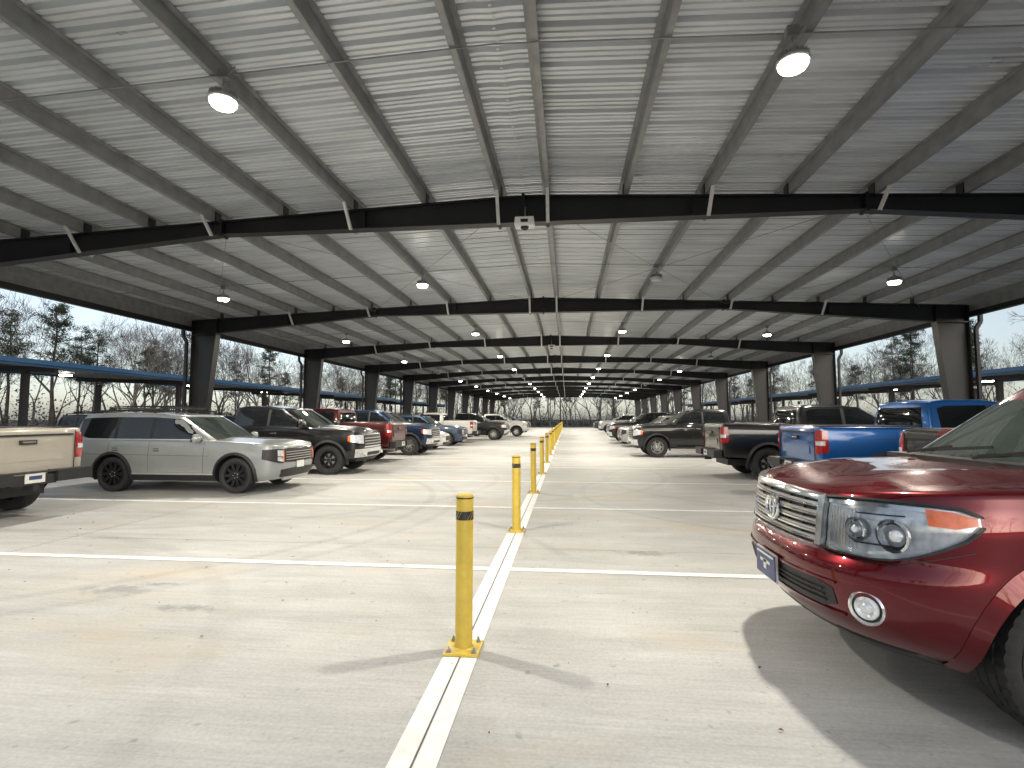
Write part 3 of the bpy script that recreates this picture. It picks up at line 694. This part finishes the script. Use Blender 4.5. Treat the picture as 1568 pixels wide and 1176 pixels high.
# ------------------------------------------------------------------ bollards
def bollard_mesh():
    b=MB(); H=1.07
    b.lathe([(0.012,.060),(H-.03,.060),(H-.008,.056),(H,.045),(H,.001)],28,(0,0,0),axis='z',m=0)
    b.lathe([(H-.175,.0610),(H-.175,.0618),(H-.115,.0618),(H-.115,.0610)],28,(0,0,0),axis='z',m=1)
    for k in range(4):
        for j in range(4):
            a0=2*pi*k/4+j*.16+.4; pts=[]; h0=H-.177
            for (da,z) in((0,h0+j*.016),(.4,h0+j*.016),(.56,h0+(j+1)*.016),(.16,h0+(j+1)*.016)):
                pts.append((.0624*math.cos(a0+da),.0624*math.sin(a0+da),z))
            b.add(pts,[(0,1,2,3)],0)
    b.lathe([(H-.03,.061),(H-.03,.0625),(H-.022,.0625),(H-.022,.058)],28,(0,0,0),axis='z',m=2)
    b.box((0,0,.018),(.24,.24,.016),0)
    b.lathe([(.026,.075),(.036,.062)],24,(0,0,0),axis='z',m=0)
    for x in(-.088,.088):
        for y in(-.088,.088):
            b.cyl((x,y,.026),(x,y,.030),.02,n=14,m=3);b.cyl((x,y,.030),(x,y,.044),.0135,n=6,m=3);b.cyl((x,y,.04),(x,y,.062),.007,n=8,m=3)
    me=b.mesh('bollard',recalc=False)
    for x in(M['yellow'],M['band'],M['steel_black'],M['galv']): me.materials.append(x)
    return me
bme=bollard_mesh()
for k in range(21):
    o=link('yellow_bollard',bme); o.location=(X0,3.66+3.8*k,0); o.rotation_euler=(R(random.uniform(-.4,.4)),R(random.uniform(-.4,.4)),R(random.uniform(-4,4)))
# ------------------------------------------------------------------ main canopy
Y1=8.75;BAY=7.62;NFR=11;WD={-1:11.85,1:12.3};ZR=5.40;SLP=.5/12
frames=[Y1+BAY*(k-1) for k in range(0,NFR+1)]
YS=frames[0]-.6;YE=frames[-1]+.5
can=empty('steel_parking_canopy',(X0,0,0))
def ztop(x): return ZR-SLP*abs(x)
g=MB(); prof=[]
y=YS
while y<YE:
    for dy,dz in((0,0),(.045,0),(.052,.018),(.075,.018),(.082,0),(.13,0),(.137,.018),(.16,.018),(.167,0),(.215,0),(.232,.055),(.288,.055)): prof.append((y+dy,dz))
    y+=.305
PU=.205
for sg in(-1,1):
    rows=[]
    for x in(0,.18,4,8,WD[sg]+.25):
        rows.append([(sg*x,yy,ZR+PU+.004-SLP*x+dz+(-.02*(1-x/.18) if x<.18 else 0)) for yy,dz in prof])
    g.grid(rows)
g.obj('roof_panels',[M['roof']],can,smooth=False,recalc=False)
g=MB()
for yy in [YS+.305*k+.265 for k in range(int((YE-YS)/.305))]:
    g.box((0,yy,ZR+PU-.012),(.03,.03,.012)); g.box((.02,yy-.15,ZR+PU-.025),(.012,.12,.006))
g.obj('ridge_fasteners',[M['galv_light']],can,smooth=False)
g=MB(); px=[.39]
while px[-1]+1.31<11.6: px.append(px[-1]+1.31)
for sg in(-1,1):
    for i,x in enumerate(px):
        zt=ztop(x)+PU; zb=ztop(x); L=(YE-YS)/2;yc=(YE+YS)/2
        g.box((sg*x,yc,(zt+zb)/2),(.008,2*L,PU-.012))
        g.box((sg*(x+.034),yc,zb+.003),(.068,2*L,.006)); g.box((sg*(x-.034),yc,zt-.006),(.068,2*L,.006))
        g.box((sg*(x+.068),yc,zb+.014),(.005,2*L,.022))
g.obj('purlins',[M['galv']],can,smooth=False)
g=MB()
for fy in frames:
    for sg in(-1,1):
        for x in px:
            g.box((sg*(x-.012),fy,ztop(x)+.10),(.012,.16,.17))
g.obj('purlin_clips',[M['steel_black']],can,smooth=False)
def zbot(x):
    return tab([(0,4.92),(5.5,4.92),(11.25,4.42),(11.9,4.36)],abs(x))
for fi,fy in enumerate(frames):
    g=MB()
    xs=[-WD[-1]+.02,-WD[-1]+.6,-8.5,-5.5,-2.8,0,2.8,5.5,8.5,WD[1]-.6,WD[1]-.02]
    rows=[[(x,fy+s,ztop(x)-.012) for x in xs] for s in(-.008,.008)]
    rb=[[(x,fy+s,zbot(x)+.01) for x in xs] for s in(-.008,.008)]
    g.grid([rows[0],rb[0]]);g.grid([rows[1],rb[1]])
    for a,b in zip(xs,xs[1:]):
        g.bar((a,fy,ztop(a)-.012),(b,fy,ztop(b)-.012),.2,.016)
        g.bar((a,fy,zbot(a)+.008),(b,fy,zbot(b)+.008),.2,.016)
    for x in(0,5.5,-5.5):
        g.box((x,fy,(ztop(x)+zbot(x))/2-.0),(.05,.205,ztop(x)-zbot(x)+.06))
        for zz in(.1,.2,.3,.4):
            for sy in(-.06,.06): g.cyl((x-.045,fy+sy,zbot(x)+zz*(ztop(x)-zbot(x))*2),(x+.045,fy+sy,zbot(x)+zz*(ztop(x)-zbot(x))*2),.014,n=6)
    for sg in(-1,1):
        W=WD[sg]
        for x in(2.8,8.5): g.box((sg*x,fy,(ztop(x)+zbot(x))/2),(.01,.19,ztop(x)-zbot(x)-.03))
        zc=4.40; xo=W
        it=W-.86;ib=W-.42
        g.grid([[(sg*xo,fy-.008,.03),(sg*ib,fy-.008,.03)],[(sg*xo,fy-.008,zc),(sg*it,fy-.008,zc)]])
        g.grid([[(sg*xo,fy+.008,.03),(sg*ib,fy+.008,.03)],[(sg*xo,fy+.008,zc),(sg*it,fy+.008,zc)]])
        g.bar((sg*xo,fy,.03),(sg*xo,fy,ztop(W)-.02),.25,.02,up=(1,0,0))
        g.bar((sg*ib,fy,.03),(sg*it,fy,zc+.0),.25,.02,up=(1,0,0))
        g.box((sg*(xo+it)/2,fy,zc-.012),(.84,.23,.02))
        g.box((sg*(xo+ib)/2,fy,.018),(.55,.32,.022))
        g.box((sg*it,fy,(zc+ztop(it))/2),(.018,.22,ztop(it)-zc-.04))
        g.grid([[(sg*xo,fy+.0005,zc),(sg*it,fy+.0005,zc)],[(sg*xo,fy+.0005,ztop(W)-.02),(sg*it,fy+.0005,ztop(it)-.02)]])
        for x,z in((W-.3,.045),(W-.15,.045)):
            for sy in(-.1,.1): g.cyl((sg*x,fy+sy,.03),(sg*x,fy+sy,.08),.014,n=6)
    g.obj('rigid_frame_%d'%fi,[M['steel_black']],can,smooth=False)
g=MB()
for fy in frames:
    for sg in(-1,1):
        for i in(0,2,4,6):
            x=px[i]
            for sd in(-1,1):
                a=Vector((sg*(x+.03),fy+sd*.11,zbot(x)-.03 if i==0 else zbot(x)-.02)); b=Vector((sg*(x+.03),fy+sd*(.50 if i else .42),ztop(x)+.10))
                g.bar(a,b,.055,.006); g.bar(a+Vector((.026,0,0)),b+Vector((.026,0,0)),.006,.05)
g.obj('flange_braces',[M['galv_light']],can,smooth=False)
g=MB()
for sg in(-1,1):
    ye=(YE+YS)/2;L=YE-YS;W=WD[sg]
    g.box((sg*(W+.03),ye,4.585),(.03,L,.17),0)
    g.box((sg*(W-.03),ye,4.51),(.10,L,.016),0)
    g.box((sg*(W+.03),ye,4.885),(.012,L,.43),2)
    for zz in(4.74,4.86,4.98): g.box((sg*(W+.018),ye,zz),(.014,L,.03),2)
    g.box((sg*(W+.19),ye,ztop(W)+.02),(.16,L,.02),1); g.box((sg*(W+.275),ye,ztop(W)+.10),(.012,L,.18),1)
    for yy in(YS,YE): g.bar((0,yy,ZR+PU-.08),(sg*(W+.28),yy,ZR+PU-.08-SLP*W),.02,.30,1)
g.obj('eave_struts_and_gutter',[M['steel_black'],M['blue_trim'],M['galv']],can,smooth=False)
g=MB()
for fy in frames:
    for sg in(-1,1):
        W=WD[sg]
        g.bar((sg*(W+.2),fy-.25,ztop(W)),(sg*(W+.2),fy-.25,4.35),.09,.09); g.bar((sg*(W+.2),fy-.25,4.35),(sg*(W+.07),fy-.25,4.15),.09,.09); g.bar((sg*(W+.07),fy-.25,4.15),(sg*(W+.07),fy-.25,.1),.08,.09)
g.obj('downspouts',[M['dark_plastic']],can,smooth=False)
g=MB()
for bay in(1,4,7):
    ya,yb=frames[bay]+.1,frames[bay+1]-.1
    for sg in(-1,1):
        for xa,xb in((0.3,5.5),(5.5,11)):
            za,zb_=ztop(xa)-.10,ztop(xb)-.10
            g.cyl((sg*xa,ya,za),(sg*xb,yb,zb_),.006,n=5); g.cyl((sg*xb,ya,zb_),(sg*xa,yb,za),.006,n=5)
g.obj('bracing_rods',[M['galv']],can)
g=MB()
for i in range(len(frames)-1):
    ym=(frames[i]+frames[i+1])/2+.08
    if i%2==0 or i<3:
        for sg in(-1,1):
            g.cyl((0,ym,ZR-.012),(sg*(11.2),ym,ztop(11.2)-.012),.0085,n=8)
g.cyl((3.1,4.6,5.25),(4.2,4.2,5.24),.011,n=8);g.cyl((4.2,4.2,5.24),(11,4.15,4.96),.011,n=8)
g.obj('electrical_conduit',[M['galv']],can)
# ------------------------------------------------------------------ lamps
def lamp_mesh(on):
    b=MB()
    b.lathe([(.0,.135),(.012,.148),(.035,.148),(.045,.135),(.06,.09),(.12,.075),(.125,.001)],32,(0,0,0),axis='z',m=0)
    for k in range(20):
        a=2*pi*k/20; c,s=math.cos(a),math.sin(a); b.bar((c*.07,s*.07,.08),(c*.135,s*.135,.065),.006,.05,0)
    b.lathe([(.004,.130),(-.022,.128),(-.048,.11),(-.052,.001)],32,(0,0,0),axis='z',m=1)
    b.cyl((0,0,.12),(0,0,.16),.03,n=10,m=0); b.lathe([(.16,.008),(.185,.026),(.21,.008)],14,(0,0,0),axis='z',m=0)
    b.cyl((0,0,.20),(0,0,.36),.008,n=6,m=2); b.box((.0,0,.31),(.11,.07,.10),2); b.cyl((.05,0,.31),(.12,0,.38),.01,n=6,m=2)
    me=b.mesh('lamp')
    for x in(M['lamp_body'],M['lens_glow'] if on else M['lens_off'],M['galv']): me.materials.append(x)
    return me
LON=lamp_mesh(True);LOFF=lamp_mesh(False)
PW=265
off={(0,3),(1,1),(3,3),(4,0),(5,2),(6,3)}
for i in range(len(frames)-1):
    ym=(frames[i]+frames[i+1])/2
    for j,x in enumerate((-8.15,-2.85,2.85,8.15)):
        key=(i,{0:0,1:2,2:1,3:3}[j]); on= key not in off
        z=ztop(x)-.37
        e=empty('high_bay_lamp',(X0+x,ym,z)); o=link('housing',LON if on else LOFF,e)
        if on:
            pw=PW
            if (i,j)==(1,3): pw*=.5
            if (i,j)==(0,0): pw*=.6
            ld=bpy.data.lights.new('lamp_light','AREA'); ld.shape='DISK'; ld.size=.23; ld.energy=pw; ld.color=(1,.915,.775)
            lo=bpy.data.objects.new('lamp_light',ld); lo.location=(0,0,-.058); COL.objects.link(lo); lo.parent=e
for fy in (frames[1],frames[3]):
    e=empty('ceiling_sensor_box',(X0+.04,fy-.24,4.86)); b=MB()
    b.box((0,0,.0),(.33,.24,.12),0,taper=.93); b.box((0,0,-.07),(.29,.20,.02),0); b.box((0,.13,.02),(.10,.06,.16),2)
    b.lathe([(0,.07),(-.03,.06),(-.05,.03),(-.052,.001)],16,(0,-.0,-.08),axis='z',m=1)
    b.box((.0,-.121,-.01),(.12,.008,.05),1); b.cyl((0,.1,.06),(0,.1,.3),.012,n=8,m=2)
    b.obj('box_housing',[M['white_plastic'],M['dark_plastic'],M['galv']],e)
# ------------------------------------------------------------------ neighbouring carports
def carport(xi,xo,z,y0,y1):
    e=empty('low_carport_canopy',(0,0,0)); sg=1 if xo>xi else -1
    g=MB();rows=[]
    ys=[];y=y0
    while y<y1: ys+= [(y,0),(y+.25,0),(y+.28,.035),(y+.36,.035),(y+.39,0)]; y+=.41
    for x,dz in((xi,0),(xo,.28)): rows.append([(x,yy,z+.16+dz+d) for yy,d in ys])
    g.grid(rows); g.obj('roof_panels',[M['roof']],e,smooth=False,recalc=False)
    g=MB(); L=y1-y0;yc=(y0+y1)/2
    g.box((xi-sg*.02,yc,z+.08),(.03,L,.24)); g.box((xo+sg*.02,yc,z+.36),(.03,L,.24))
    g.box((xi-sg*.09,yc,z+.10),(.11,L,.12))
    g.obj('blue_fascia',[M['blue_trim']],e,smooth=False)
    g=MB()
    for k in range(5):
        f=(k+.5)/5; g.box((lerp(xi,xo,f),yc,z+.08+.28*f),(.06,L,.13))
    g.obj('purlins',[M['galv']],e,smooth=False)
    g=MB(); y=y0+.5
    while y<y1:
        g.bar((xi+sg*.1,y,z-.08),(xo-sg*.1,y,z+.18),.14,.20)
        for px_ in(xi+sg*1.3,xo-sg*1.3): g.box((px_,y,(z-.1)/2),(.18,.18,z-.1))
        y+=7.3
    g.obj('posts_and_beams',[M['steel_black']],e,smooth=False)
    g=MB(); y=y0+4
    while y<y1: g.box((lerp(xi,xo,.5),y,z+.05),(.3,.3,.05)); y+=7.3
    g.obj('lamps',[M['lens_glow']],e)
carport(-17.6,-24.5,3.35,-6,80)
carport(16.6,23.5,3.30,-6,80)
# ------------------------------------------------------------------ fence
e=empty('chain_link_fence',(0,96,0)); g=MB()
for k in range(-14,15): g.cyl((k*3,0,0),(k*3,0,1.9),.03,n=8)
g.cyl((-42,0,1.85),(42,0,1.85),.02,n=6)
for k in range(-210,211):
    x=k*.2; g.cyl((x,0.03,.05),(x+1.8,0.03,1.85),.004,n=3,caps=False); g.cyl((x,0.04,1.85),(x+1.8,0.04,.05),.004,n=3,caps=False)
g.obj('fence_posts_and_mesh',[M['galv']],e)
# ------------------------------------------------------------------ trees
def bare_tree(seed,H,lean=.1,dens=6):
    rnd=random.Random(seed); b=MB()
    def rec(p,d,L,r,dep):
        n=2 if dep>3 else 1
        for k in range(n):
            d2=(d+Vector((rnd.gauss(0,.13),rnd.gauss(0,.13),rnd.gauss(.03,.1)))).normalized()
            q=p+d2*L/n; r2=r*(.86 if n==2 else .7)
            b.cyl(p,q,r,r2,n=5 if dep>4 else 3,caps=False); p,d,r=q,d2,r2
            if dep<=dens-1 and n==2 and k==0 and rnd.random()<.8: side(p,d,L*.6,r*.55,dep-2)
        if dep<=0:return
        m=rnd.choice((2,3,3) if dep<5 else (2,2,3))
        for k in range(m): side(p,d,L*rnd.uniform(.62,.85),r*rnd.uniform(.55,.8),dep-1)
    def side(p,d,L,r,dep):
        if dep<0:return
        a=rnd.uniform(0,2*pi);t=rnd.uniform(.3,.75)
        u=d.cross(Vector((math.cos(a),math.sin(a),.3))).normalized()
        rec(p,(d*math.cos(t)+u*math.sin(t)+Vector((0,0,.16))).normalized(),L,max(r,.011),dep)
    rec(Vector((0,0,-.1)),Vector((rnd.gauss(0,lean),rnd.gauss(0,lean),1)).normalized(),H*.30,H*.013,dens)
    return b.mesh('bare_tree',smooth=False,recalc=False)
def pine(seed,H):
    rnd=random.Random(seed);b=MB()
    p=Vector((0,0,-.1));n=8
    pts=[p]
    for k in range(n): q=pts[-1]+Vector((rnd.gauss(0,.08),rnd.gauss(0,.08),H/n)); b.cyl(pts[-1],q,H*.014*(1-k/n*.8),H*.014*(1-(k+1)/n*.8),n=6,caps=False); pts.append(q)
    for k in range(38):
        f=rnd.uniform(.42,1); i=f*n; j=min(n-1,int(i)); base=pts[j].lerp(pts[j+1],i-j)
        a=rnd.uniform(0,2*pi);L=H*.20*(1.15-f)**.6*rnd.uniform(.5,1.15)
        d=Vector((math.cos(a),math.sin(a),rnd.uniform(-.1,.5))).normalized(); tip=base+d*L
        b.cyl(base,tip,H*.0035,.012,n=3,caps=False)
        for c in range(4):
            cc=base.lerp(tip,rnd.uniform(.45,1.05))+Vector((rnd.gauss(0,.2),rnd.gauss(0,.2),rnd.gauss(.1,.15))); rad=rnd.uniform(.3,.65)
            for q in range(40):
                v=Vector((rnd.gauss(0,1),rnd.gauss(0,1),rnd.gauss(0,.6))); v=v.normalized()*rad*rnd.uniform(.3,1); s=rnd.uniform(.06,.13)
                w=Vector((rnd.gauss(0,1),rnd.gauss(0,1),rnd.gauss(0,1))).normalized(); x=v.cross(w).normalized()*s*.4; y=w*s*1.6
                b.add([cc+v-x,cc+v+x,cc+v+y],[(0,1,2)],1)
    return b.mesh('pine',smooth=False,recalc=False)
bt=[bare_tree(s,12,dens=6) for s in (1,2,3,4,5,6)]
for i,me in enumerate(bt): me.materials.append(M['bark'] if i%3 else M['bark2'])
pn=[pine(s,13) for s in (11,12,13)]
for me in pn: me.materials.append(M['bark2']);me.materials.append(M['needles'])
tl=empty('distant_tree_line')
rnd=random.Random(5); n=0
def put(x,y,s,p=.22):
    global n; n+=1
    me=rnd.choice(pn) if rnd.random()<p else rnd.choice(bt)
    o=link('tree_%d'%n,me,tl); o.location=(x,y,0); o.rotation_euler=(0,0,rnd.uniform(0,6.3)); k=s*rnd.uniform(.75,1.2); o.scale=(k,k,k*rnd.uniform(.9,1.1))
for k in range(130): put(-rnd.uniform(37,66),rnd.uniform(-10,115),.97,.17)
for k in range(115): put(rnd.uniform(37,66),rnd.uniform(-10,115),.95,.26)
for k in range(170): put(rnd.uniform(-50,50),rnd.uniform(99,140),.95,.14)
for k in range(30): put(rnd.uniform(-50,50),-rnd.uniform(32,55),1.1,.3)
def brush(name,mat_,cnt,seed,hh):
    rnd=random.Random(seed); b=MB()
    for k in range(cnt):
        r=rnd.random()
        if r<.34: c=Vector((-rnd.uniform(36,60),rnd.uniform(-10,110),0))
        elif r<.60: c=Vector((rnd.uniform(36,60),rnd.uniform(-10,110),0))
        else: c=Vector((rnd.uniform(-45,45),rnd.uniform(99,130),0))
        rad=rnd.uniform(.8,2.4);h=rnd.uniform(1,hh)
        for q in range(120):
            v=Vector((rnd.gauss(0,.45)*rad,rnd.gauss(0,.45)*rad,abs(rnd.gauss(0,.5))*h)); s=rnd.uniform(.07,.19)
            w=Vector((rnd.gauss(0,1),rnd.gauss(0,1),rnd.gauss(0,1))).normalized(); x=w.cross(Vector((.3,.2,.9))).normalized()*s*.6
            b.add([c+v-x,c+v+x,c+v+w*s*1.5],[(0,1,2)])
    b.obj(name,[mat_],smooth=False,recalc=False)
brush('undergrowth_shrubs',M['brush'],420,3,5.5)
brush('dry_undergrowth_shrubs',M['brush2'],420,4,5.0)
# ------------------------------------------------------------------ world, sun
w=bpy.data.worlds.new("World"); scene.world=w; w.use_nodes=True
nt=w.node_tree; bg=nt.nodes['Background']
sk=nt.nodes.new('ShaderNodeTexSky'); sk.sky_type='NISHITA'; sk.sun_disc=False
EL=R(16);AZ=R(160)
sk.sun_elevation=EL; sk.sun_rotation=AZ; sk.air_density=1.0; sk.dust_density=1.3; sk.ozone_density=2.0
hs=nt.nodes.new('ShaderNodeHueSaturation'); hs.inputs['Saturation'].default_value=.52; hs.inputs['Value'].default_value=1.5
nt.links.new(sk.outputs[0],hs.inputs['Color']); nt.links.new(hs.outputs[0],bg.inputs[0]); bg.inputs[1].default_value=.13
sd=bpy.data.lights.new('sun','SUN'); sd.energy=.12; sd.angle=R(25); sd.color=(1,.98,.95)
so=bpy.data.objects.new('sun',sd); COL.objects.link(so)
dirv=Vector((math.sin(AZ)*math.cos(EL),math.cos(AZ)*math.cos(EL),math.sin(EL)))
so.rotation_euler=dirv.to_track_quat('Z','Y').to_euler()
# ------------------------------------------------------------------ camera
cd=bpy.data.cameras.new('camera'); cd.sensor_width=36; cd.lens=800/1568*36; cd.clip_end=1500; cd.clip_start=.05
co=bpy.data.objects.new('camera',cd); COL.objects.link(co); co.location=(0,0,1.6); co.rotation_euler=(R(90+3.72),0,R(6))
scene.camera=co
